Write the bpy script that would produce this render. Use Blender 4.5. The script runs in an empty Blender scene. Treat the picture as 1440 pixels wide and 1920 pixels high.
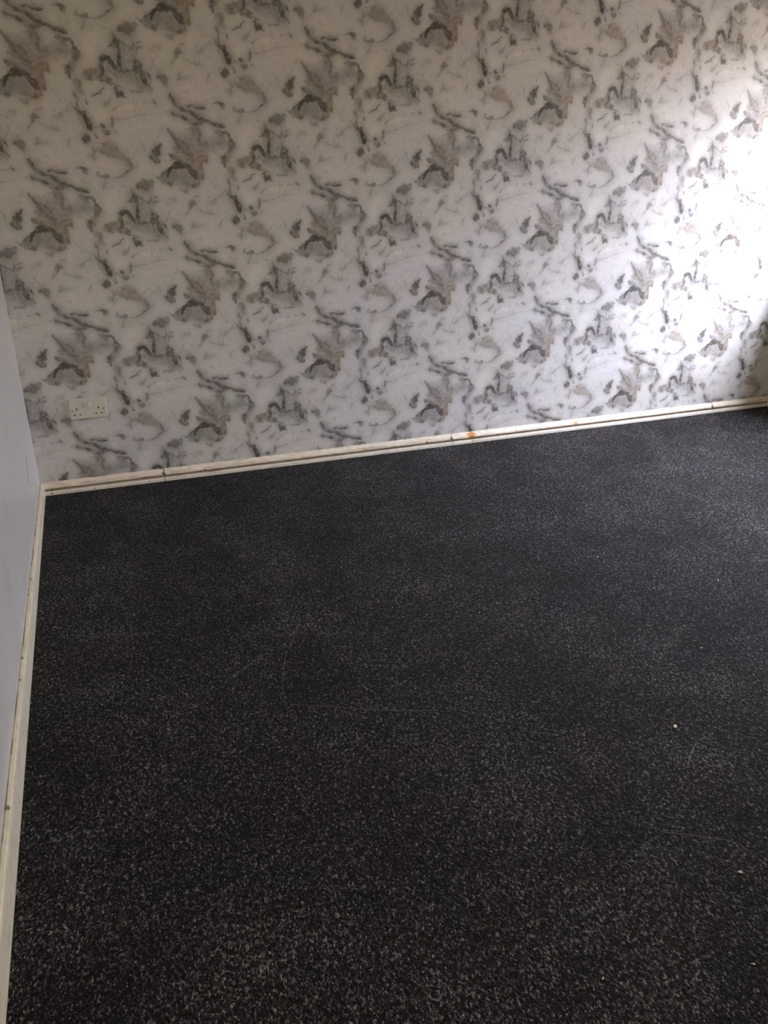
import bpy, bmesh, math, random
import numpy as np
from mathutils import Matrix, Vector

scene = bpy.context.scene
COL = scene.collection

# ------------------------------------------------------------------ camera
def cam_rotation(a, b, c):
    ca, sa = math.cos(a), math.sin(a); cb, sb = math.cos(b), math.sin(b); cc, sc = math.cos(c), math.sin(c)
    rz = np.array([[ca, -sa, 0], [sa, ca, 0], [0, 0, 1]])
    rx = np.array([[1, 0, 0], [0, cb, -sb], [0, sb, cb]])
    rr = np.array([[cc, -sc, 0], [sc, cc, 0], [0, 0, 1]])
    return rz @ rx @ rr

cam_data = bpy.data.cameras.new('camera')
cam = bpy.data.objects.new('camera', cam_data)
COL.objects.link(cam)
R = cam_rotation(-0.326595, 1.14962, -0.007653)
M4 = Matrix([list(map(float, r)) + [0.0] for r in R] + [[0, 0, 0, 1]])
M4.translation = Vector((-0.904387, -3.5433, 1.362735))
cam.matrix_world = M4
cam_data.sensor_fit = 'VERTICAL'
cam_data.sensor_height = 24.0
cam_data.sensor_width = 18.0
cam_data.lens = 24.0 * 1559.805 / 1920.0
cam_data.clip_start = 0.02
scene.camera = cam

# ------------------------------------------------------------------ light
scene.view_settings.view_transform = 'Standard'
scene.view_settings.look = 'None'
scene.view_settings.gamma = 1.0
scene.view_settings.use_curve_mapping = False
scene.view_settings.exposure = 0.0

SKY_UP = (0.85, 0.875, 1.07)
SKY_LOW = (0.62, 0.52, 0.42)
SKY_STRENGTH = 46.0
FILL_POWER = 27.0
FILL_COLOR = (1.0, 0.82, 0.58)
SUN_STRENGTH = 3.2
SUN_COLOR = (0.93, 0.92, 1.0)
SUN_ANGLE = 14.0
SUN_DIR = (-0.38, 1.0, -0.50)          # the way the light travels

world = bpy.data.worlds.new('overcast_sky'); scene.world = world
world.use_nodes = True
wn = world.node_tree.nodes; wl = world.node_tree.links; wn.clear()
w_out = wn.new('ShaderNodeOutputWorld'); w_bg = wn.new('ShaderNodeBackground')
w_tc = wn.new('ShaderNodeTexCoord'); w_sep = wn.new('ShaderNodeSeparateXYZ'); w_ramp = wn.new('ShaderNodeValToRGB')
w_mr = wn.new('ShaderNodeMapRange'); w_mr.inputs['From Min'].default_value = -0.2; w_mr.inputs['From Max'].default_value = 0.8
def w_stop(e, elev, c, k): e.position = elev + 0.2; e.color = (c[0] * k, c[1] * k, c[2] * k, 1)
w_el = w_ramp.color_ramp.elements; w_el.new(.5); w_el.new(.6)
w_stop(w_el[0], -0.05, SKY_LOW, .12); w_stop(w_el[1], 0.02, SKY_LOW, .35); w_stop(w_el[2], 0.15, SKY_UP, .36); w_stop(w_el[3], 0.75, SKY_UP, 1.2)
wl.new(w_tc.outputs['Generated'], w_sep.inputs[0]); wl.new(w_sep.outputs['Z'], w_mr.inputs['Value'])
wl.new(w_mr.outputs[0], w_ramp.inputs[0]); wl.new(w_ramp.outputs[0], w_bg.inputs['Color'])
w_bg.inputs['Strength'].default_value = SKY_STRENGTH
wl.new(w_bg.outputs[0], w_out.inputs[0])

sun_data = bpy.data.lights.new('hazy_sun', 'SUN')
sun_data.energy = SUN_STRENGTH; sun_data.angle = math.radians(SUN_ANGLE); sun_data.color = SUN_COLOR
sun = bpy.data.objects.new('hazy_sun', sun_data); COL.objects.link(sun)
sun.location = (5, -3, 4)
sun.rotation_euler = Vector(SUN_DIR).to_track_quat('-Z', 'Y').to_euler()

# ------------------------------------------------------------------ room measures
XL, XR = -1.2318, 2.545        # left and right wall faces
YB, YF = 0.0, -4.30            # wallpapered wall, wall behind the photographer
CEIL = 2.40
WIN_Y0, WIN_Y1 = -0.10, -1.60
WIN_Z0, WIN_Z1 = 0.72, 1.84
WT = 0.16                      # wall thickness

portal_data = bpy.data.lights.new('window_portal', 'AREA')
portal_data.shape = 'RECTANGLE'; portal_data.size = WIN_Z1 - WIN_Z0; portal_data.size_y = WIN_Y0 - WIN_Y1
portal_data.cycles.is_portal = True
portal = bpy.data.objects.new('window_portal', portal_data); COL.objects.link(portal)
portal.location = (XR + WT * 0.5, (WIN_Y0 + WIN_Y1) / 2, (WIN_Z0 + WIN_Z1) / 2)
portal.rotation_euler = (0, math.radians(90), 0)

fill_data = bpy.data.lights.new('fill_light', 'AREA')      # added warm fill lamp, set in an invented doorway behind the photographer
fill_data.shape = 'RECTANGLE'; fill_data.size = 0.80; fill_data.size_y = 1.90
fill_data.energy = FILL_POWER; fill_data.color = FILL_COLOR
fill = bpy.data.objects.new('fill_light', fill_data); COL.objects.link(fill)
fill.location = (-0.55, YF - 0.05, 1.0); fill.rotation_euler = (math.radians(90), 0, 0)

# ------------------------------------------------------------------ helpers
def link(name, me, mat=None, parent=None):
    o = bpy.data.objects.new(name, me); COL.objects.link(o)
    if mat is not None and len(me.materials) == 0: me.materials.append(mat)
    if parent is not None: o.parent = parent
    return o

def from_bm(name, bm, mat=None, parent=None, smooth=False):
    me = bpy.data.meshes.new(name); bm.normal_update(); bm.to_mesh(me); bm.free()
    if smooth:
        for f in me.polygons: f.use_smooth = True
    return link(name, me, mat, parent)

def structure(o): o['kind'] = 'structure'; return o

def thing(o, label, cat, group=None):
    o['label'] = label; o['category'] = cat
    if group: o['group'] = group
    return o

def add_box(bm, x0, x1, y0, y1, z0, z1):
    v = [bm.verts.new((x, y, z)) for x in (x0, x1) for y in (y0, y1) for z in (z0, z1)]
    for q in ((0, 1, 3, 2), (4, 6, 7, 5), (0, 4, 5, 1), (2, 3, 7, 6), (0, 2, 6, 4), (1, 5, 7, 3)):
        bm.faces.new([v[i] for i in q])

def add_prism(bm, sections):
    """Skin a closed profile along successive rings of 3-D points, capping the ends."""
    rings = [[bm.verts.new(p) for p in s] for s in sections]
    n = len(rings[0])
    for a, b in zip(rings, rings[1:]):
        for i in range(n):
            bm.faces.new((a[i], a[(i + 1) % n], b[(i + 1) % n], b[i]))
    bm.faces.new(rings[0][::-1]); bm.faces.new(rings[-1])
    bmesh.ops.recalc_face_normals(bm, faces=bm.faces)

class NT:
    def __init__(s, name):
        s.m = bpy.data.materials.new(name); s.m.use_nodes = True
        s.t = s.m.node_tree; s.t.nodes.clear()
        s.out = s.t.nodes.new('ShaderNodeOutputMaterial'); s.b = s.t.nodes.new('ShaderNodeBsdfPrincipled')
        s.t.links.new(s.b.outputs[0], s.out.inputs[0])
        g = s.t.nodes.new('ShaderNodeNewGeometry'); s.pos = g.outputs['Position']
    def put(s, sock, v):
        if isinstance(v, bpy.types.NodeSocket): s.t.links.new(v, sock)
        elif v is not None: sock.default_value = v
    def math(s, op, a, b=None, c=None, clamp=False):
        n = s.t.nodes.new('ShaderNodeMath'); n.operation = op; n.use_clamp = clamp
        s.put(n.inputs[0], a); s.put(n.inputs[1], b); s.put(n.inputs[2], c); return n.outputs[0]
    def vmath(s, op, a, b=None, out=0):
        n = s.t.nodes.new('ShaderNodeVectorMath'); n.operation = op
        s.put(n.inputs[0], a); s.put(n.inputs[1], b); return n.outputs[out]
    def noise(s, scale, detail=2, rough=.5, vec=None, dist=0, out='Fac'):
        n = s.t.nodes.new('ShaderNodeTexNoise'); s.put(n.inputs['Vector'], vec if vec is not None else s.pos)
        n.inputs['Scale'].default_value = scale; n.inputs['Detail'].default_value = detail
        n.inputs['Roughness'].default_value = rough; n.inputs['Distortion'].default_value = dist
        return n.outputs[out]
    def voronoi(s, scale, vec=None, out='Distance', rnd=1.0, feature='F1'):
        n = s.t.nodes.new('ShaderNodeTexVoronoi'); n.feature = feature
        s.put(n.inputs['Vector'], vec if vec is not None else s.pos)
        n.inputs['Scale'].default_value = scale; n.inputs['Randomness'].default_value = rnd
        return n.outputs[out]
    def ramp(s, f, *stops):
        n = s.t.nodes.new('ShaderNodeValToRGB'); e = n.color_ramp.elements
        while len(e) < len(stops): e.new(.5)
        for k, (p, c) in enumerate(stops):
            e[k].position = p; e[k].color = (c, c, c, 1) if isinstance(c, (int, float)) else (*c, 1)
        s.put(n.inputs[0], f); return n.outputs[0]
    def mix(s, f, a, b, mode='MIX'):
        n = s.t.nodes.new('ShaderNodeMix'); n.data_type = 'RGBA'; n.blend_type = mode
        s.put(n.inputs[0], f)
        for k, v in ((6, a), (7, b)):
            if isinstance(v, tuple): v = (*v, 1) if len(v) == 3 else v
            s.put(n.inputs[k], v)
        return n.outputs[2]
    def range(s, v, a, b, c=0., d=1.):
        n = s.t.nodes.new('ShaderNodeMapRange'); s.put(n.inputs[0], v)
        for k, x in zip((1, 2, 3, 4), (a, b, c, d)): n.inputs[k].default_value = x
        return n.outputs[0]
    def sep(s, v):
        n = s.t.nodes.new('ShaderNodeSeparateXYZ'); s.put(n.inputs[0], v); return n.outputs
    def bump(s, h, strength, dist):
        n = s.t.nodes.new('ShaderNodeBump'); n.inputs['Strength'].default_value = strength
        n.inputs['Distance'].default_value = dist; s.put(n.inputs['Height'], h)
        s.t.links.new(n.outputs[0], s.b.inputs['Normal'])
    def done(s, color, rough=.6, spec=.3):
        if isinstance(color, tuple): color = (*color, 1)
        s.put(s.b.inputs['Base Color'], color); s.put(s.b.inputs['Roughness'], rough)
        s.b.inputs['Specular IOR Level'].default_value = spec
        return s.m
    def spot(s, centre, radius, soft=.5, wob=.35, nscale=90):
        """A blot with a ragged edge round a point: 1 inside, 0 outside."""
        d = s.vmath('DISTANCE', s.pos, tuple(centre), out='Value')
        n = s.noise(nscale, 3, .6)
        r = s.math('ADD', s.math('DIVIDE', d, radius), s.math('MULTIPLY', s.math('SUBTRACT', n, .5), wob * 4))
        return s.range(r, 1 - soft, 1.0, 1.0, 0.0)
MOTIF = [
('s',0.72,0.15,[(-44,1090,2.4),(-40,1074,3.3),(-28,1060,4.1),(-13,1050,6.5),(5,1047,6.5),(18,1052,4.6),(33,1057,5.4),(48,1067,8.1),(60,1081,8.1),(68,1094,4.9)]),
('s',0.6,0.2,[(-5,809,3.3),(4,823,4.9),(13,838,4.3),(30,850,4.3),(53,857,4.9),(75,867,5.4),(92,878,6.0),(120,887,4.3)]),
('s',0.52,0.2,[(-5,867,3.8),(19,875,3.8),(37,880,4.3),(59,888,4.3),(74,896,4.9),(84,906,3.3)]),
('p',0.35,0.4,[(82,872),(108,879),(120,887),(110,899),(97,905),(86,907),(74,896),(82,889)]),
('s',0.45,0.1,[(56,841,3.3),(73,837,2.7),(88,845,3.3),(103,846,3.3),(119,842,2.2)]),
('s',0.25,0.1,[(21,825,1.6),(31,811,1.6)]),
('p',0.35,0.5,[(54,899),(72,896),(84,904),(86,921),(96,939),(90,941),(83,936),(71,927),(50,926),(33,922),(45,918),(61,914),(61,905)]),
('s',0.4,0.3,[(86,909,2.7),(91,926,2.4),(97,940,2.0)]),
('p',0.35,0.3,[(85,941),(95,959),(97,976),(94,982),(82,970),(81,955)]),
('p',0.35,0.3,[(105,960),(116,958),(118,971),(110,985),(102,992),(100,976)]),
('s',0.25,0.3,[(7,939,1.3),(10,927,1.3),(17,924,1.3)]),
('s',0.5,0.3,[(-25,925,3.8),(-16,939,4.9),(-6,949,4.9),(1,963,5.4),(4,978,6.5)]),
('p',0.34,0.6,[(-4,949),(9,954),(26,961),(41,974),(48,990),(60,1005),(55,1017),(37,1013),(25,1005),(12,1004),(-1,1005),(-10,988),(0,981),(5,964)]),
('p',0.14,0.3,[(9,954),(22,926),(50,926),(80,935),(94,981),(99,1004),(68,1019),(48,990)]),
('s',0.3,0.5,[(-13,988,3.3),(2,986,4.3),(15,994,6.5),(37,1006,6.5),(58,1008,4.3)]),
('p',0.45,0.4,[(-30,1004),(-21,1012),(-9,1008),(1,1018),(6,1031),(16,1039),(5,1041),(-12,1030),(-27,1022),(-31,1012)]),
('p',0.2,0.3,[(1,1013),(57,1015),(70,1034),(61,1053),(31,1043),(6,1031)]),
('p',0.42,1,[(104,1004),(113,1017),(111,1037),(95,1034),(87,1045),(95,1061),(94,1094),(88,1100),(76,1090),(66,1064),(62,1043),(65,1026),(78,1012),(94,1006)]),
('p',0.42,0.8,[(65,1089),(78,1093),(75,1110),(64,1122),(51,1126),(44,1117),(54,1103)]),
('p',0.78,0.1,[(-20,1052),(-12,1041),(3,1038),(13,1049),(20,1054),(15,1060),(0,1059),(-8,1065),(-18,1060),(-31,1064),(-37,1074),(-41,1091),(-46,1091),(-45,1071),(-39,1061)]),
('p',0.78,0.3,[(30,1055),(46,1056),(61,1063),(68,1076),(73,1095),(60,1097),(47,1085),(35,1071),(31,1063)]),
('s',0.5,0.2,[(13,1039,4.3),(31,1048,4.9),(46,1057,4.3)]),
('p',0.33,0,[(-83,1102),(-70,1088),(-54,1073),(-39,1066),(-14,1070),(-12,1087),(-22,1100),(-20,1112),(-34,1125),(-49,1121),(-72,1118)]),
('s',0.3,0,[(-42,1086,3.3),(-38,1107,4.3),(-49,1116,3.3)]),
('p',0.2,0.3,[(-11,1070),(5,1063),(30,1073),(47,1092),(54,1108),(43,1125),(23,1123),(2,1116),(-16,1120),(-17,1095)]),
('p',0.3,0.4,[(-3,1133),(12,1135),(25,1133),(27,1144),(17,1148),(1,1141)]),
('s',0.3,0.1,[(-98,1093,2.2),(-83,1100,3.8),(-74,1113,3.3)]),
('p',0.52,0.2,[(435,739),(446,730),(459,723),(467,715),(472,719),(466,731),(467,750),(459,759),(449,761),(462,774),(462,783),(441,784),(425,769),(424,760),(433,758)]),
('s',0.25,0.1,[(393,716,1.5),(406,730,2.2),(412,744,1.5),(406,757,1.3)]),
('s',0.2,0.1,[(365,763,1.5),(375,749,1.5),(391,743,1.1)]),
('s',0.2,0,[(425,702,1.5),(435,686,1.3)]),
('s',0.5,0.2,[(128,887,3.3),(143,895,4.3),(161,899,4.6),(176,904,4.3),(189,908,2.2)]),
('p',0.3,0.2,[(147,923),(163,916),(178,921),(189,927),(178,936),(160,934)]),
('s',0.55,0.2,[(178,923,3.3),(191,923,3.8),(201,928,3.8),(205,940,4.3),(210,951,5.4)]),
('p',0.42,0.3,[(201,945),(217,946),(227,962),(229,975),(216,981),(206,993),(195,992),(201,975),(196,964)]),
('s',0.48,0.2,[(195,994,5.4),(184,1008,6.5),(176,1020,6.5),(175,1035,6.5),(178,1048,3.8)]),
('s',0.3,0.2,[(192,1022,4.3),(195,1009,4.3)]),
('p',0.1,0.1,[(152,936),(188,939),(198,960),(187,994),(174,1010),(135,999),(115,988),(124,949)]),
('p',0.42,0.2,[(152,827),(168,820),(188,823),(196,831),(190,845),(180,838),(175,830)]),
('p',0.48,0.2,[(224,835),(232,832),(242,842),(268,839),(273,849),(260,852),(239,851),(227,846)]),
('s',0.2,0.3,[(262,851,4.3),(254,865,3.3),(241,891,2.7)]),
('s',0.16,0.3,[(164,864,1.5),(184,875,1.7),(205,873,1.3)]),
('p',0.38,0.7,[(223,1042),(231,1020),(250,1014),(276,1006),(292,1000),(298,1013),(292,1030),(287,1037),(268,1043),(260,1050),(239,1051)]),
('s',0.6,0.2,[(295,1003,3.3),(292,1020,4.3),(284,1032,4.3)]),
('p',0.42,0.5,[(284,1032),(305,1031),(319,1040),(327,1054),(316,1057),(297,1046),(276,1049)]),
('s',0.35,0.3,[(324,1053,2.0),(351,1060,1.7)]),
('p',0.25,0.2,[(186,1049),(212,1051),(210,1064),(194,1070),(183,1061)]),
('s',0.3,0.2,[(207,1071,4.3),(201,1083,3.3),(222,1099,1.5)]),
('s',0.35,0.2,[(181,1094,2.2),(185,1108,2.0),(195,1119,1.7)]),
('s',0.22,0.1,[(172,1081,1.5),(183,1069,1.3)]),
('s',0.3,0.1,[(127,1130,1.3),(140,1128,1.3)]),
('s',0.55,0.1,[(223,591,2.4),(224,602,2.8)]),
('s',0.35,0.1,[(186,569,3.8),(190,582,2.7),(198,592,1.7)]),
('s',0.45,0,[(190,596,1.7),(192,615,2.4),(197,629,2.4),(204,643,3.8)]),
('s',0.45,0,[(168,604,1.5),(180,621,2.7),(192,633,3.0),(207,645,4.3)]),
('p',0.75,0.1,[(208,632),(214,630),(219,648),(234,666),(230,684),(224,688),(216,679),(210,657),(202,643)]),
('s',0.15,0,[(122,650,2.7),(144,633,3.3),(169,630,1.7)]),
('s',0.3,0.2,[(208,549,4.3),(213,561,3.3),(225,573,1.5)]),
('s',0.48,0.2,[(245,576,1.3),(258,570,2.4),(276,562,2.8),(281,550,2.8),(291,546,2.2)]),
('p',0.6,0.1,[(262,669),(270,666),(276,672),(270,677)]),
('s',0.25,0.1,[(244,679,1.5),(259,676,1.3)]),
('s',0.48,0.1,[(269,690,3.3),(277,696,4.3),(287,692,5.4)]),
('p',0.46,0.2,[(188,722),(206,706),(221,712),(222,724),(213,730),(200,734)]),
('p',0.4,0.1,[(235,705),(240,699),(249,713),(237,715)]),
('s',0.35,0.1,[(233,735,1.1),(264,732,1.3)]),
('p',0.3,0.7,[(220,747),(251,744),(256,764),(238,763),(225,764)]),
('p',0.2,0.2,[(202,775),(217,768),(227,774),(227,798),(217,788)]),
('p',0.28,0.8,[(256,757),(261,735),(279,720),(295,723),(310,738),(328,756),(338,776),(328,785),(305,779),(279,777),(263,767)]),
('s',0.5,0.1,[(345,781,3.3),(350,794,4.3),(354,806,4.9),(349,816,3.3)]),
('s',0.2,0.1,[(378,791,2.2),(372,805,2.2)]),
('s',0.35,0.2,[(349,816,3.3),(330,831,3.0),(312,842,2.6),(294,848,2.4),(268,851,2.4)]),
('p',0.32,0.4,[(556,926),(567,913),(581,916),(588,929),(576,929),(565,939),(549,959),(542,966),(546,948)]),
('s',0.24,0.2,[(581,942,1.7),(607,955,1.7),(629,961,3.3),(649,962,2.2)]),
('p',0.17,0.3,[(472,918),(485,908),(512,906),(507,928),(499,915)]),
('s',0.22,0.1,[(555,1018,2.7),(575,1008,2.2),(583,1019,2.2)]),
('p',0.44,0.2,[(475,1015),(492,1007),(511,1008),(523,1013),(517,1039),(506,1033),(497,1022)]),
('s',0.22,0.1,[(486,983,2.2),(505,992,2.2)]),
('s',0.3,0.2,[(578,900,2.2),(597,897,1.5)]),
('p',0.25,0.4,[(525,872),(558,873),(555,888),(542,885)]),
('s',0.62,0,[(290,995,4.9),(293,980,6.5),(306,969,6.5),(322,972,6.5),(328,985,7.6),(338,999,5.4),(354,1006,6.0)]),
('s',0.58,0,[(359,927,4.3),(358,947,3.3),(358,965,4.3),(356,982,5.4),(354,1005,6.5)]),
('s',0.42,0,[(364,1011,3.3),(378,1004,3.3),(394,1003,3.8),(405,1001,5.4),(413,987,6.5)]),
('p',0.58,0,[(399,996),(410,969),(426,970),(434,981),(429,993),(437,1004),(448,1031),(435,1040),(427,1024),(421,1003),(410,1007)]),
('s',0.52,0,[(437,1035,4.9),(451,1044,3.8),(462,1058,2.7)]),
('s',0.45,0,[(443,1005,1.5),(454,1012,2.7),(463,1023,2.0)]),
('s',0.38,0,[(413,969,2.2),(421,947,2.7),(422,930,2.0),(434,925,2.2)]),
('p',0.5,0.1,[(319,934),(333,928),(343,911),(349,899),(356,905),(378,916),(364,923),(364,935),(356,937),(340,931)]),
('s',0.42,0.1,[(375,915,3.3),(388,924,3.0),(407,931,3.8),(414,919,2.7),(411,906,1.5)]),
('s',0.32,0.1,[(426,910,2.2),(442,905,2.2)]),
('s',0.25,0.1,[(423,922,1.5),(437,926,1.5)]),
('s',0.3,0.1,[(346,887,3.3),(349,899,2.7)]),
('p',0.42,0.25,[(362,875),(375,859),(391,848),(410,852),(425,844),(431,851),(423,867),(410,876),(407,891),(394,885),(380,879),(367,881)]),
('p',0.13,0,[(362,935),(383,929),(415,934),(413,967),(399,996),(383,1002),(364,1006),(362,968)]),
('p',0.11,0,[(300,1003),(338,1011),(426,1013),(449,1051),(454,1078),(410,1056),(356,1043),(316,1020)]),
('p',0.52,0.2,[(327,541),(339,541),(344,553),(352,546),(365,568),(334,570)]),
('s',0.3,0.1,[(385,547,2.7),(403,546,3.8),(424,544,1.5)]),
('s',0.38,0.1,[(460,567,2.0),(464,577,2.7),(471,579,1.5)]),
('s',0.22,0.2,[(424,577,2.0),(439,578,2.2),(455,572,1.3)]),
('s',0.25,0.2,[(308,648,1.7),(344,642,1.7),(370,638,1.7),(398,625,1.7),(424,617,1.5),(447,618,1.1)]),
('s',0.48,0.1,[(306,639,2.2),(305,653,2.7),(302,672,3.8)]),
('s',0.35,0.1,[(309,686,2.8),(310,689,2.8)]),
('s',0.3,0.1,[(286,601,4.3),(301,588,3.8),(311,574,1.7)]),
('s',0.32,0.1,[(316,614,2.6),(324,605,1.7),(344,594,1.3)]),
('s',0.2,0.1,[(283,631,1.5),(296,622,1.5)]),
('s',0.22,0.1,[(136,754,2.7),(142,735,3.3),(150,722,2.2)]),
('s',0.16,0.1,[(24,756,2.7),(37,731,3.3)]),
('s',0.16,0.1,[(54,751,3.3),(72,738,2.2),(92,739,1.5)]),
('s',0.16,0,[(117,568,3.3),(128,589,1.5),(140,602,2.0)]),
('p',-0.5,0,[(324,610),(344,597),(377,591),(383,598),(357,609),(331,615)]),
('p',-0.35,0,[(227,957),(241,928),(278,886),(293,902),(277,951),(248,984)]),
('p',-0.25,0,[(424,621),(486,582),(513,607),(521,650),(487,648)]),
]

# ------------------------------------------------------------------ wallpaper print (one 53 cm repeat, half-drop)
W_ROLL, H_REP = 0.53, 0.524662
Z_PRINT = 1.510568
SLIP_C = np.arange(-2, 5)
SLIP = np.array([0.076096, 0.028108, 0.0, 0.001212, -0.021776, -0.037274, -0.080205])   # how far each strip was hung off the drop

def build_repeat(N=424, M=420):
    def lattice_noise(cells, seed):
        """Tileable value noise in the half-drop lattice."""
        g = np.random.default_rng(seed).random((cells, cells))
        a = (np.arange(N) / N * cells)[:, None] * np.ones((1, M)); b = (np.arange(M) / M * cells)[None, :] * np.ones((N, 1))
        i = np.floor(a).astype(int); j = np.floor(b).astype(int); fa = a - i; fb = b - j
        fa = fa * fa * (3 - 2 * fa); fb = fb * fb * (3 - 2 * fb)
        def at(ii, jj):
            n = ii // cells
            return g[ii - n * cells, (jj - n * (cells // 2)) % cells]
        return (at(i, j) * (1 - fa) + at(i + 1, j) * fa) * (1 - fb) + (at(i, j + 1) * (1 - fa) + at(i + 1, j + 1) * fa) * fb
    def fbm(c0, seed, octs=5, rough=.55):
        s = 0; amp = 1; tot = 0; c = c0
        for k in range(octs):
            s = s + amp * lattice_noise(c, seed + k); tot += amp; amp *= rough; c *= 2
        return s / tot - .5
    def shift(L, di, dj):
        """Roll in the half-drop lattice."""
        ii = np.arange(N)[:, None] + di; jj = np.arange(M)[None, :] + dj
        n = ii // N
        return L[ii - n * N, (jj - n * (M // 2)) % M]
    def blur(L, r, times=2):
        for _ in range(times):
            L = sum(shift(L, d, 0) for d in range(-r, r + 1)) / (2 * r + 1)
            L = sum(shift(L, 0, d) for d in range(-r, r + 1)) / (2 * r + 1)
        return L
    wobx, woby = fbm(20, 11, 4, .75), fbm(20, 31, 4, .75)          # ragged watercolour edges
    edge_n = fbm(48, 201, 3, .8)
    grain = fbm(30, 51, 4, .75)
    ink = np.zeros((N, M)); hue = np.zeros((N, M)); hw = np.full((N, M), 1e-3); light = np.zeros((N, M))
    sa, sb = N / (W_ROLL * 1000), M / (H_REP * 1000)
    for kind, dens, h, pts in MOTIF:
        P = np.array([q[:2] for q in pts], float)
        pad = 18
        i0, i1 = int((P[:, 0].min() - pad) * sa), int((P[:, 0].max() + pad) * sa)
        j0, j1 = int((P[:, 1].min() - pad) * sb), int((P[:, 1].max() + pad) * sb)
        ii, jj = np.meshgrid(np.arange(i0, i1 + 1), np.arange(j0, j1 + 1), indexing='ij')
        n = ii // N; ti = ii - n * N; tj = (jj - n * (M // 2)) % M
        amp = 13 if kind == 'p' else 8
        wx = ii / sa + amp * wobx[ti, tj]; wy = jj / sb + amp * woby[ti, tj]
        en = edge_n[ti, tj]
        if kind == 'p':
            d = np.full(wx.shape, 1e9); inside = np.zeros(wx.shape, bool)
            for k in range(len(P)):
                (ax, ay), (bx, by) = P[k], P[(k + 1) % len(P)]
                vx, vy = bx - ax, by - ay; L = vx * vx + vy * vy + 1e-9
                t = np.clip(((wx - ax) * vx + (wy - ay) * vy) / L, 0, 1)
                d = np.minimum(d, np.hypot(wx - ax - t * vx, wy - ay - t * vy))
                inside ^= ((ay > wy) != (by > wy)) & (wx < (bx - ax) * (wy - ay) / (by - ay + 1e-9) + ax)
            sd = np.where(inside, -d, d) - (2.6 if dens > .7 else 1.6) + en * (3 if dens > .7 else 5.5)
            edge = 4.0 if dens > .2 else 9.0
            if dens < 0: edge = 14.0
            m = np.clip(.5 - sd / edge, 0, 1)
            if dens > .2: m = m * (1 - .25 * np.clip((-sd - 4) / 10, 0, 1))     # washes pool darker at their rim
        else:
            m = np.zeros(wx.shape)
            for (ax, ay, ar), (bx, by, br) in zip(pts, pts[1:]):
                vx, vy = bx - ax, by - ay; L = vx * vx + vy * vy + 1e-9
                t = np.clip(((wx - ax) * vx + (wy - ay) * vy) / L, 0, 1)
                sd = np.hypot(wx - ax - t * vx, wy - ay - t * vy) - (ar + (br - ar) * t) * (1.38 if max(ar, br) > 3 else 1.15) - .4 + en * 3.4
                m = np.maximum(m, np.clip(.5 - sd / 3.8, 0, 1))
        m = m * m * (3 - 2 * m)
        if dens > 0:
            g = np.clip(1 + grain[ti, tj] * 2.4, .3, 1.45)
            v = np.clip(m * dens * g * (1.4 if dens in (.34, .42) and h >= .5 else 1.05 if h >= .4 or (kind == 's' and dens < .4) else 1.2), 0, .95)
            np.add.at(hue, (ti, tj), v * h); np.add.at(hw, (ti, tj), v)
            cur = ink[ti, tj]; ink[ti, tj] = np.maximum(np.maximum(cur, v), 1 - (1 - cur) * (1 - v * .5))
        else:
            light[ti, tj] = np.maximum(light[ti, tj], m * -dens)
    hue = np.clip(blur(hue, 3) / (blur(hw, 3)), 0, 1)
    # a soft wash bleeding out of the motifs, broken specks round them, clouds and hair-thin veins between them
    f, f2, f3, f4 = fbm(6, 71, 6, .62), fbm(5, 91, 6, .6), fbm(10, 131, 5, .62), fbm(14, 171, 5, .7)
    near = blur(ink, 9, 3)
    wash = np.clip(near * (1.0 + 4.5 * f3) * 1.45, 0, .38)
    cloud = np.clip((f + .03) * 2.6, 0, 1) * .20 + np.clip(f4 - .03, 0, 1) * .5 * np.clip(near * 6, 0, 1)
    vein = np.clip(1 - np.abs(f2) / .026, 0, 1) * np.clip((f3 + .02) * 6, 0, 1) * .30
    vein2 = np.clip(1 - np.abs(f + .04) / .02, 0, 1) * np.clip((.02 - f3) * 6, 0, 1) * .20
    speck = np.clip((grain - .09) * 7, 0, 1) * np.clip(blur(ink, 5, 2) * 3.2, 0, 1) * .32
    ink = 1 - (1 - ink) * (1 - wash) * (1 - np.clip(cloud, 0, .22)) * (1 - np.maximum(vein, vein2)) * (1 - speck)
    return ink, np.clip(hue * .85 + .08 + .5 * f3, 0, 1), np.clip(light * (1 - 2 * near) + np.clip(f4 * 2.2 - near, 0, .6), 0, 1), f3

def sample_repeat(layers, X, Z):
    out = []
    slip = np.interp(X / W_ROLL, SLIP_C, SLIP)
    N, M = layers[0].shape
    a = X / W_ROLL * N; b = -(Z - Z_PRINT - slip) / H_REP * M
    i = np.floor(a).astype(int); j = np.floor(b).astype(int); fa = a - i; fb = b - j
    idx = []
    for di, dj, w in ((0, 0, (1 - fa) * (1 - fb)), (1, 0, fa * (1 - fb)), (0, 1, (1 - fa) * fb), (1, 1, fa * fb)):
        n = (i + di) // N
        idx.append(((i + di) - n * N, (j + dj - n * (M // 2)) % M, w))
    for L in layers: out.append(sum(L[p, q] * w for p, q, w in idx))
    return out

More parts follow.
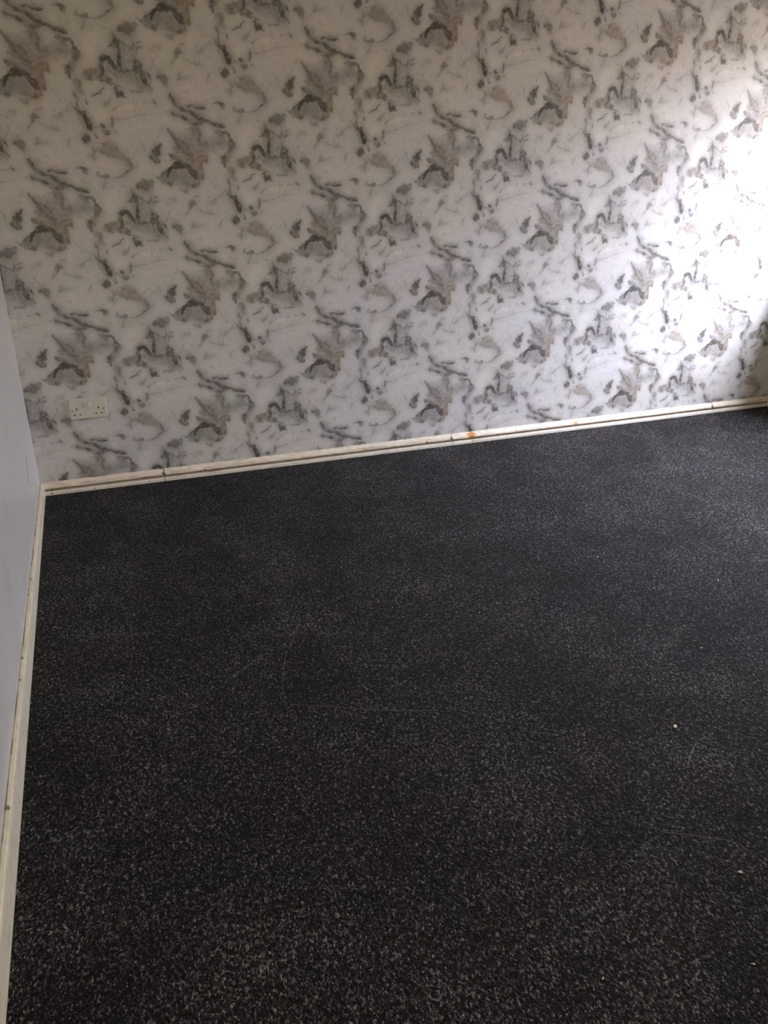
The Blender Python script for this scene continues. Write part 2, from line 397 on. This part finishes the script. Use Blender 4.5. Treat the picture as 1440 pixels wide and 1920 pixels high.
# ------------------------------------------------------------------ materials
def mat_wallpaper():
    s = NT('marbled_wallpaper')
    at = s.t.nodes.new('ShaderNodeAttribute'); at.attribute_name = 'print'
    c = s.t.nodes.new('ShaderNodeSeparateColor'); s.t.links.new(at.outputs['Color'], c.inputs[0])
    ink, hue, light = c.outputs[0], c.outputs[1], c.outputs[2]
    fine = s.noise(420, 3, .65)
    x = s.math('MULTIPLY', ink, s.range(fine, .25, .75, .78, 1.22), clamp=True)
    tint = s.noise(3.1, 3, .5)
    tint2 = s.noise(2.3, 2, .5, vec=s.vmath('ADD', s.pos, (7., 3., 5.)))
    base = s.mix(s.range(tint, .35, .65), (.585, .57, .53), (.565, .555, .56))
    base = s.mix(s.range(s.noise(9, 4, .6), .5, .68, 0, .45), base, (.53, .56, .53))
    base = s.mix(s.range(s.noise(7, 4, .6, vec=s.vmath('ADD', s.pos, (3., 1., 9.))), .52, .7, 0, .45), base, (.60, .54, .50))
    base = s.mix(s.math('MULTIPLY', light, .9), base, (.70, .68, .63))
    grey = s.mix(s.range(tint2, .4, .6), (.074, .062, .046), (.062, .056, .054))
    brown = s.mix(s.range(s.noise(1.7, 2), .42, .58), (.140, .116, .070), (.185, .120, .075))
    inkc = s.mix(s.range(hue, .25, .85), grey, brown)
    col = s.mix(x, base, inkc)
    # hairline butt seams between the strips of paper
    px = s.sep(s.pos)[0]
    fr = s.math('FRACT', s.math('DIVIDE', s.math('SUBTRACT', px, .9225), .53))
    seam = s.range(s.math('ABSOLUTE', s.math('SUBTRACT', fr, .5)), .4985, .4993)
    seam = s.math('MULTIPLY', seam, s.range(s.noise(5, 2), .45, .6, 0, .35))
    lift = s.math('MULTIPLY', s.range(s.vmath('DISTANCE', s.vmath('MULTIPLY', s.pos, (22., 0., 1.)), (1.4525 * 22, 0., .545), out='Value'), .05, .085, 1, 0), .75)
    seam = s.math('MAXIMUM', seam, lift)
    col = s.mix(seam, col, (.25, .24, .22))
    weave = s.noise(900, 2, .5)
    s.bump(s.math('ADD', s.math('MULTIPLY', weave, .3), s.noise(5, 2)), .12, .002)
    return s.done(col, .50, .35)

def mat_plain(name, c, rough=.6, spec=.3, var=.05, scale=6, bump=0.):
    s = NT(name)
    n = s.noise(scale, 4, .55)
    col = s.mix(s.range(n, .3, .7), tuple(v * (1 - var) for v in c), tuple(min(1, v * (1 + var)) for v in c))
    if bump: s.bump(s.noise(scale * 20, 3), bump, .001)
    return s.done(col, rough, spec)

def mat_left_wall():
    s = NT('scuffed_white_wall')
    n = s.noise(2.2, 4, .6); n2 = s.noise(14, 5, .65)
    col = s.mix(s.range(n, .35, .65), (.50, .475, .43), (.54, .52, .48))
    col = s.mix(s.range(n2, .58, .75, 0, .35), col, (.42, .40, .34))
    for (y, z, r, k) in ((-1.12, .40, .07, .35), (-1.35, .30, .10, .3), (-.75, .50, .05, .25), (-1.9, .55, .12, .25)):
        col = s.mix(s.math('MULTIPLY', s.spot((XL, y, z), r, .9, .4, 20), k), col, (.36, .34, .27))
    # grubby line where the paint meets the skirting
    z = s.sep(s.pos)[2]
    grime = s.math('MULTIPLY', s.range(z, .05, .16, 1, 0), s.range(s.noise(11, 4, .6), .5, .62, 0, .6))
    col = s.mix(grime, col, (.33, .30, .22))
    s.bump(n2, .25, .003)
    return s.done(col, .38, .4)

def mat_skirting(name, base, rust=(), chips=()):
    s = NT(name)
    n = s.noise(35, 4, .6)
    st = s.t.nodes.new('ShaderNodeMapping'); s.put(st.inputs[0], s.pos); st.inputs['Scale'].default_value = (.12, .12, 1)
    if name.endswith('left'): st.inputs['Scale'].default_value = (1, .12, 1)
    streak = s.noise(90, 3, .6, vec=st.outputs[0])
    col = s.mix(s.range(n, .35, .7), base, tuple(v * .86 for v in base))
    col = s.mix(s.range(streak, .52, .72, 0, .45), col, (.34, .26, .15))
    col = s.mix(s.range(s.noise(160, 3, .6), .70, .76, 0, .8), col, (.14, .10, .06))
    xyz = s.sep(s.pos)
    if not name.endswith('left'):          # groove between skirting and bead: dirt, with its shade painted in
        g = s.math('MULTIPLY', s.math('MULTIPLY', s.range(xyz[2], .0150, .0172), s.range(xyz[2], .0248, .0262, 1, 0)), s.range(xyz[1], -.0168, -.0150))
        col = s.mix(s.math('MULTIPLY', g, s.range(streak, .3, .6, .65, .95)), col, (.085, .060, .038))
        line = s.math('MULTIPLY', s.range(xyz[2], .0335, .0350), s.range(xyz[2], .0375, .0390, 1, 0))
        col = s.mix(s.math('MULTIPLY', line, s.range(s.noise(7, 3, .6), .45, .6, 0, .55)), col, (.20, .15, .10))
    if name.endswith('left'):              # grubby caulk line where the skirting meets the wall
        g = s.math('MULTIPLY', s.range(s.math('ADD', xyz[0], s.math('MULTIPLY', n, .004)), XL + .0045, XL + .0065, 1, 0), s.range(s.noise(9, 4, .65), .50, .57, 0, .75))
        col = s.mix(g, col, (.15, .12, .07))
    for c, r in chips:
        col = s.mix(s.math('MULTIPLY', s.spot(c, r, .3, .3, 200), .85), col, (.10, .075, .05))
    for c, r, k in rust:
        col = s.mix(s.math('MULTIPLY', s.spot(c, r, .45, .6, 150), k), col, (.50, .21, .045))
    s.bump(s.math('ADD', n, s.math('MULTIPLY', streak, .6)), .5, .0015)
    return s.done(col, .42, .4)

def mat_carpet():
    s = NT('charcoal_loop_carpet')
    p = s.vmath('ADD', s.pos, s.vmath('MULTIPLY', s.noise(90, 2, .5, out='Color'), (.006, .008, 0.)))
    p = s.vmath('MULTIPLY', p, (1., .62, 1.))      # the loops lean along the room
    v = s.t.nodes.new('ShaderNodeTexVoronoi'); s.put(v.inputs['Vector'], p); v.inputs['Scale'].default_value = 310
    v2 = s.t.nodes.new('ShaderNodeTexVoronoi'); s.put(v2.inputs['Vector'], p); v2.inputs['Scale'].default_value = 500
    cr = s.t.nodes.new('ShaderNodeSeparateColor'); s.t.links.new(v.outputs['Color'], cr.inputs[0])
    cr2 = s.t.nodes.new('ShaderNodeSeparateColor'); s.t.links.new(v2.outputs['Color'], cr2.inputs[0])
    clump = s.noise(140, 3, .6, vec=p)
    r = s.math('ADD', s.math('MULTIPLY', cr.outputs[0], .50), s.math('ADD', s.math('MULTIPLY', cr2.outputs[1], .32), s.math('MULTIPLY', s.range(clump, .3, .7), .38)))
    worn = s.noise(2.6, 4, .6, dist=.4)
    worn2 = s.noise(9, 3, .6)
    r = s.math('ADD', r, s.math('ADD', s.range(worn, .3, .7, -.07, .07), s.range(worn2, .3, .7, -.035, .035)))
    g = s.ramp(r, (.35, .003), (.60, .0085), (.76, .034), (.90, .12), (1.02, .24))
    hu = s.noise(4.5, 3, .6, out='Color')
    tone = s.mix(s.range(s.noise(5.5, 3, .6), .4, .6), (.90, .79, .74), (.82, .82, .80))
    col = s.mix(1.0, g, tone, 'MULTIPLY')
    hgt = s.math('SUBTRACT', s.math('ADD', s.math('MULTIPLY', cr.outputs[1], .5), clump), s.math('MULTIPLY', v.outputs['Distance'], .9))
    s.bump(hgt, .9, .004)
    m = s.done(col, .9, .12)
    s.b.inputs['Sheen Weight'].default_value = .04; s.b.inputs['Sheen Roughness'].default_value = .4
    s.b.inputs['Sheen Tint'].default_value = (.85, .85, .9, 1)
    return m

M_PAPER = mat_wallpaper()
M_WHITE = mat_plain('white_painted_plaster', (.66, .62, .56), .7)
M_CEIL = mat_plain('white_ceiling_paint', (.68, .65, .59), .8)
M_LEFT = mat_left_wall()
M_CARPET = mat_carpet()
CREAM = (.74, .66, .53)
JOINTS = (-0.725, 0.642, 2.17)
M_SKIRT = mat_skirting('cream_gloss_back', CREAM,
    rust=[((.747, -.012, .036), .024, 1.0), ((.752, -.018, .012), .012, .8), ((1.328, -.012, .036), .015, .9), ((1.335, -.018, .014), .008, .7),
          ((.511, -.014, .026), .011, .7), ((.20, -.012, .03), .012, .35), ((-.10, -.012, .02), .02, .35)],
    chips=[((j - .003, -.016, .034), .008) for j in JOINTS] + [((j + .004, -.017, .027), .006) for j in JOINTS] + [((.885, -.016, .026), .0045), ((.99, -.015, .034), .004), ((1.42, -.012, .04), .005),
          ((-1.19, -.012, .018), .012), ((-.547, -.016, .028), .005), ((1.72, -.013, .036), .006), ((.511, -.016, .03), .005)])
M_SKIRT_L = mat_skirting('cream_gloss_left', (.66, .60, .44),
    chips=[((XL + .003, y, z), q) for y, z, q in ((-.93, .071, .005), (-1.04, .073, .004), (-1.42, .081, .006), (-1.53, .083, .005), (-2.02, .09, .009))])
M_BEAD = mat_skirting('cream_gloss_bead', (.72, .67, .57), rust=[((.752, -.022, .008), .010, .5), ((1.335, -.022, .008), .008, .4)],
    chips=[((-1.19, -.023, .008), .005), ((-1.02, -.023, .008), .004), ((-.79, -.023, .008), .004)])

# ------------------------------------------------------------------ wallpapered wall
def build_back_wall():
    layers = build_repeat()
    step = 0.0026
    nx = int((XR - XL) / step) + 1; nz = int(CEIL / step) + 1
    xs = np.linspace(XL, XR, nx); zs = np.linspace(0, CEIL, nz)
    X, Z = np.meshgrid(xs, zs, indexing='xy')
    X = X.ravel(); Z = Z.ravel()
    ink, hue, light, tone = sample_repeat(layers, X, Z)
    co = np.zeros((len(X), 3), np.float32); co[:, 0] = X; co[:, 2] = Z
    me = bpy.data.meshes.new('wall_back')
    i = np.arange((nx - 1) * (nz - 1)); r = i // (nx - 1); c = i % (nx - 1); a = r * nx + c
    quads = np.stack([a, a + 1, a + nx + 1, a + nx], 1).astype(np.int32)
    me.vertices.add(len(X)); me.vertices.foreach_set('co', co.ravel())
    me.loops.add(quads.size); me.loops.foreach_set('vertex_index', quads.ravel())
    me.polygons.add(len(quads)); me.polygons.foreach_set('loop_start', np.arange(0, quads.size, 4, dtype=np.int32))
    me.update(calc_edges=True)
    at = me.color_attributes.new('print', 'FLOAT_COLOR', 'POINT')
    rgba = np.stack([ink, hue, light, np.ones_like(ink)], 1).astype(np.float32)
    at.data.foreach_set('color', rgba.ravel())
    return structure(link('wall_back', me, M_PAPER))
build_back_wall()

# backing of the wallpapered wall gives the room its solid shell
def slab(name, dims, mat):
    bm = bmesh.new(); add_box(bm, *dims); return structure(from_bm(name, bm, mat))

slab('floor', (XL - .1, XR + .1, YF - .1, .1, -.08, 0.0), M_CARPET)
slab('ceiling', (XL - .1, XR + .1, YF - .1, .1, CEIL, CEIL + .1), M_CEIL)
slab('wall_left', (XL - .1, XL, YF - .1, .1, 0, CEIL), M_LEFT)
DX0, DX1, DZ = -0.97, -0.13, 2.0           # doorway invented behind the photographer to house the fill lamp
bm = bmesh.new()
add_box(bm, XL, DX0, YF - .1, YF, 0, CEIL); add_box(bm, DX1, XR, YF - .1, YF, 0, CEIL); add_box(bm, DX0, DX1, YF - .1, YF, DZ, CEIL)
structure(from_bm('wall_front', bm, M_WHITE))
HY = YF - 1.1                              # unseen hallway shell, added to stop sky light leaking through the doorway
bm = bmesh.new()
add_box(bm, XL, XR, HY - .1, HY, -.08, CEIL + .1)
add_box(bm, XL - .1, XL, HY - .1, YF - .1, -.08, CEIL + .1); add_box(bm, .8, .9, HY, YF - .1, 0, CEIL)
add_box(bm, XL, XR, HY, YF - .1, CEIL, CEIL + .1); add_box(bm, XL, XR, HY, YF - .1, -.08, 0)
structure(from_bm('wall_hall_added', bm, M_WHITE))
bm = bmesh.new()
for x0, x1, z0, z1 in ((DX0 - .06, DX0, 0, DZ + .06), (DX1, DX1 + .06, 0, DZ + .06), (DX0, DX1, DZ, DZ + .06)):
    add_box(bm, x0, x1, YF, YF + .015, z0, z1)
structure(from_bm('door_added_1', bm, M_WHITE))  # frame of the doorway added for the fill lamp

bm = bmesh.new()          # right wall round the window opening
add_box(bm, XR, XR + WT, YF, WIN_Y1, 0, CEIL)
add_box(bm, XR, XR + WT, WIN_Y0, .1, 0, CEIL)
add_box(bm, XR, XR + WT, WIN_Y1, WIN_Y0, 0, WIN_Z0)
add_box(bm, XR, XR + WT, WIN_Y1, WIN_Y0, WIN_Z1, CEIL)
structure(from_bm('wall_right', bm, M_WHITE))

bm = bmesh.new()          # the window: frame and one mullion, set in the outer half of the wall
fx0, fx1 = XR + WT - .09, XR + WT - .03
t = .05
add_box(bm, fx0, fx1, WIN_Y1, WIN_Y1 + t, WIN_Z0, WIN_Z1); add_box(bm, fx0, fx1, WIN_Y0 - t, WIN_Y0, WIN_Z0, WIN_Z1)
add_box(bm, fx0, fx1, WIN_Y1 + t, WIN_Y0 - t, WIN_Z0, WIN_Z0 + t); add_box(bm, fx0, fx1, WIN_Y1 + t, WIN_Y0 - t, WIN_Z1 - t, WIN_Z1)
ym = (WIN_Y0 + WIN_Y1) / 2
add_box(bm, fx0, fx1, ym - .03, ym + .03, WIN_Z0 + t, WIN_Z1 - t)
structure(from_bm('window_1', bm, mat_plain('white_window_plastic', (.8, .8, .8), .3)))
bm = bmesh.new(); add_box(bm, XR - .03, fx0, WIN_Y1 - .03, WIN_Y0 + .03, WIN_Z0 - .025, WIN_Z0)
structure(from_bm('trim_2', bm, mat_plain('white_sill_gloss', (.78, .77, .73), .35)))

# ------------------------------------------------------------------ skirting of the wallpapered wall
rnd = random.Random(4)
PROFILE = [(0, 0), (0, .050), (-.0015, .0515), (-.006, .0455), (-.0125, .0375), (-.0150, .0360), (-.0170, .0330), (-.0172, .0275), (-.0155, .0245),
           (-.0040, .0238), (-.0030, .0200), (-.0030, 0)]
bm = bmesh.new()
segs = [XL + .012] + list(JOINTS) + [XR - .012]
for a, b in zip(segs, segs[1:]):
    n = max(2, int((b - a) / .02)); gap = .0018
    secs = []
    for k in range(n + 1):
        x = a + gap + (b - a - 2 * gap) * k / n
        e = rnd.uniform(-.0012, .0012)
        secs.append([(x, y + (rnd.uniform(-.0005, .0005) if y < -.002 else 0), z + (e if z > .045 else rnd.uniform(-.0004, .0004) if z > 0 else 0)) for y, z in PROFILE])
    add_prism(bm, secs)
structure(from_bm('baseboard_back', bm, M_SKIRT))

BEAD = [(-.0030, 0), (-.0030, .0125), (-.0120, .0150), (-.0170, .0160), (-.0215, .0155), (-.0240, .0110), (-.0245, .0060), (-.0245, 0)]
bm = bmesh.new()
for a, b in zip(segs, segs[1:]):
    n = max(2, int((b - a) / .03)); gap = .0014
    secs = []
    for k in range(n + 1):
        x = a + gap + (b - a - 2 * gap) * k / n
        e = rnd.uniform(-.0007, .0007)
        secs.append([(x, y + (e if y < -.01 else 0), z + (rnd.uniform(-.0006, .0006) if z > .01 else 0)) for y, z in BEAD])
    add_prism(bm, secs)
structure(from_bm('trim_1', bm, M_BEAD))

# ------------------------------------------------------------------ skirting of the left and right walls
def side_skirting(name, xw, sgn, y_end, mat, z_near, z_far):
    bm = bmesh.new(); n = 90; secs = []
    for k in range(n + 1):
        y = y_end * k / n
        h = z_far + (z_near - z_far) * min(1, max(0, -y / 1.9))
        e = rnd.uniform(-.0006, .0006)
        prof = [(0, 0), (0, h), (.003, h + .0012), (.0095 + e, h - .0015), (.0128 + e, h - .005), (.0139, h - .012), (.0139, 0)]
        secs.append([(xw + sgn * x, y, z) for x, z in prof])
    add_prism(bm, secs)
    return structure(from_bm(name, bm, mat))
side_skirting('baseboard_left', XL, 1, YF, M_SKIRT_L, .090, .052)
side_skirting('baseboard_right', XR, -1, YF, M_BEAD, .052, .052)

# ------------------------------------------------------------------ double socket
M_SOCKET = mat_plain('yellowed_white_plastic', (.60, .575, .50), .35, .45, .02, 20)
M_ROCKER = mat_plain('paler_switch_plastic', (.70, .67, .60), .3, .5, .02, 20)
M_DARK = mat_plain('socket_slot_dark', (.02, .018, .015), .8)
def rounded_plate(w, h, d, r, bev):
    """A plate in the wall plane (x right, z up, front towards -y) with rounded corners and a bevelled rim."""
    def ring(inset, y):
        pts = []
        for cx, cz, a0 in ((w / 2 - r, h / 2 - r, 0), (-w / 2 + r, h / 2 - r, 90), (-w / 2 + r, -h / 2 + r, 180), (w / 2 - r, -h / 2 + r, 270)):
            for k in range(6):
                a = math.radians(a0 + 18 * k)
                pts.append((cx + (r - inset) * math.cos(a), y, cz + (r - inset) * math.sin(a)))
        return pts
    bm = bmesh.new()
    add_prism(bm, [ring(0, 0), ring(0, -d + bev), ring(bev * .3, -d + bev * .35), ring(bev, -d)])
    return bm
sock = bpy.data.objects.new('wall_socket', None); COL.objects.link(sock)
SX, SZ = -1.0687 + .073, .3996 - .043
sock.location = (SX, 0, SZ)
thing(sock, 'yellowed white double wall socket on the marbled wallpaper near the left corner', 'socket')
PD = .0095
from_bm('faceplate', rounded_plate(.146, .086, PD, .005, .0025), M_SOCKET, sock)
def uv(u, v): return (u / 1000 - .073, .043 - v / 1000)
for u, lab in ((65.5, None), (79.5, 'paler rocker switch')):
    x, z = uv(u, 26)
    bm = bmesh.new()
    w, h = .0062, .0105
    add_prism(bm, [[(x - w, -PD, z - h), (x + w, -PD, z - h), (x + w, -PD, z + h), (x - w, -PD, z + h)],
                   [(x - w * .9, -PD - .0012, z - h * .95), (x + w * .9, -PD - .0012, z - h * .95), (x + w * .9, -PD - .0034, z + h * .95), (x - w * .9, -PD - .0034, z + h * .95)]])
    o = from_bm('rocker_switch', bm, M_ROCKER if lab else M_SOCKET, sock)
    if lab: o['label'] = lab
def slot(u, v, w, h, name='pin_slot', mat=None, d=.0006):
    x, z = uv(u, v); bm = bmesh.new(); add_box(bm, x - w / 2, x + w / 2, -PD - d, -PD + .002, z - h / 2, z + h / 2)
    return from_bm(name, bm, mat or M_DARK, sock)
for u0 in (28.5, 113.5):
    slot(u0, 43, .0045, .0085); slot(u0 - 11.2, 67.5, .0068, .0045); slot(u0 + 11.2, 67.5, .0068, .0045)
M_SCREW = mat_plain('dull_screw_metal', (.12, .11, .09), .5)
for u0 in (9.5, 133.5):
    x, z = uv(u0, 48)
    bm = bmesh.new(); rings = []
    for r, y in ((.0032, -PD + .002), (.0032, -PD - .0003), (.0024, -PD - .0008)):
        rings.append([(x + r * math.cos(2 * math.pi * k / 16), y, z + r * math.sin(2 * math.pi * k / 16)) for k in range(16)])
    add_prism(bm, rings); from_bm('screw', bm, M_SCREW, sock)

# ------------------------------------------------------------------ threads and crumbs on the carpet
M_THREAD = mat_plain('grey_lint_thread', (.16, .155, .15), .8)
M_THREAD2 = mat_plain('pale_lint_thread', (.27, .26, .25), .8)
def thread(pts, r, label, mat=M_THREAD, seed=1):
    rr = random.Random(seed); dense = []
    for (a, b) in zip(pts, pts[1:]):
        n = max(4, int(math.dist(a, b) / .006))
        for k in range(n): 
            t = k / n; dense.append((a[0] + (b[0] - a[0]) * t, a[1] + (b[1] - a[1]) * t))
    dense.append(pts[-1])
    for _ in range(6):
        dense = [dense[0]] + [((p[0] + 2 * q[0] + s[0]) / 4, (p[1] + 2 * q[1] + s[1]) / 4) for p, q, s in zip(dense, dense[1:], dense[2:])] + [dense[-1]]
    bm = bmesh.new(); secs = []
    L = len(dense)
    for k, (x, y) in enumerate(dense):
        a = dense[max(0, k - 1)]; b = dense[min(L - 1, k + 1)]
        d = Vector((b[0] - a[0], b[1] - a[1])).normalized(); n = Vector((-d.y, d.x))
        x += rr.uniform(-.0006, .0006); y += rr.uniform(-.0006, .0006)
        z0 = r * .7 + rr.uniform(-.9, .55) * r
        q = r * (.55 + .45 * rr.random())
        secs.append([(x + n.x * q * math.cos(t), y + n.y * q * math.cos(t), z0 + q * math.sin(t)) for t in (i * math.pi / 3 for i in range(6))])
    add_prism(bm, secs)
    return thing(from_bm('lint_thread', bm, mat, smooth=True), label, 'thread')
thread([(-.566, -1.757), (-.47, -1.80), (-.37, -1.85), (-.28, -1.885), (-.208, -1.909)], .00075, 'long straight grey thread lying across the middle of the dark carpet', seed=1)
thread([(-.573, -1.702), (-.553, -1.61), (-.527, -1.53), (-.47, -1.42), (-.435, -1.345)], .0006, 'faint upright grey thread rising from the left end of the long thread', seed=2)
thread([(-.71, -1.592), (-.66, -1.56), (-.60, -1.51), (-.576, -1.498)], .0006, 'short slanting grey thread left of the upright thread', seed=3)
thread([(.34, -2.243), (.315, -2.262), (.295, -2.28), (.276, -2.298)], .0008, 'short pale thread below the white paint chip near the right edge', M_THREAD2, seed=4)
thread([(.704, -1.262), (.70, -1.272), (.690, -1.283), (.684, -1.292)], .0008, 'small curled pale thread beside the crumb nearest the wallpapered wall', M_THREAD2, seed=5)
thread([(.03, -2.40), (.10, -2.462), (.155, -2.49), (.22, -2.53), (.235, -2.60)], .0006, 'wavy grey thread above the flake at the lower right edge', seed=6)
M_CHIP = mat_plain('white_paint_chip', (.72, .66, .58), .6)
M_CRUMB = mat_plain('pale_crumb', (.42, .40, .36), .7)
def chip(name, x, y, a, b, h, rot, label, cat, mat, seed):
    rr = random.Random(seed); bm = bmesh.new(); n = 9
    rad = [rr.uniform(.8, 1.15) for _ in range(n)]
    def ring(s, z): 
        out = []
        for k in range(n):
            t = 2 * math.pi * k / n; px, py = a * s * rad[k] * math.cos(t), b * s * rad[k] * math.sin(t)
            out.append((px * math.cos(rot) - py * math.sin(rot), px * math.sin(rot) + py * math.cos(rot), z + rr.uniform(-.1, .1) * h))
        return out
    add_prism(bm, [ring(.8, .0005), ring(1, h * .45), ring(.72, h)])
    o = from_bm(name, bm, mat); o.location = (x, y, 0)
    return thing(o, label, cat)
chip('paint_chip', .334, -2.171, .0062, .0048, .0045, .3, 'largest white paint chip lying on the carpet near the right edge', 'chip', M_CHIP, 1)
chip('carpet_crumb', .945, -1.578, .0045, .0035, .003, 1.0, 'small pale crumb on the lit carpet, midway between the curled thread and the paint chip', 'crumb', M_CRUMB, 2)
chip('carpet_crumb', .660, -1.291, .0035, .003, .003, .2, 'tiny white crumb at the end of the curled thread', 'crumb', M_CHIP, 3)
chip('carpet_crumb', .173, -2.599, .0055, .0035, .003, -.6, 'pale triangular flake at the lower right edge of the carpet', 'crumb', M_CRUMB, 4)
chip('carpet_crumb', .629, -1.896, .0055, .002, .002, .1, 'thin pale sliver between the paint chip and the midway crumb', 'crumb', M_CRUMB, 5)
chip('carpet_crumb', -.219, -2.711, .0035, .0012, .002, .5, 'thin white splinter near the bottom of the photo', 'crumb', M_CHIP, 6)
chip('carpet_crumb', .053, -2.776, .004, .0015, .002, -.5, 'thin pale splinter in the bottom right corner of the carpet', 'crumb', M_CRUMB, 7)

# ------------------------------------------------------------------ pen scratch on the left wall
bm = bmesh.new()
pts = [(-.33, .292), (-.375, .262), (-.42, .225), (-.435, .212)]
secs = []
for k, (y, z) in enumerate(pts):
    w = .0012 * (1 - .6 * abs(k / 3 - .4))
    secs.append([(XL, y - w, z), (XL + .0006, y, z), (XL, y + w, z)])
add_prism(bm, secs)
thing(from_bm('wall_scratch', bm, M_DARK), 'thin dark scratch on the white left wall just above its skirting', 'scratch')
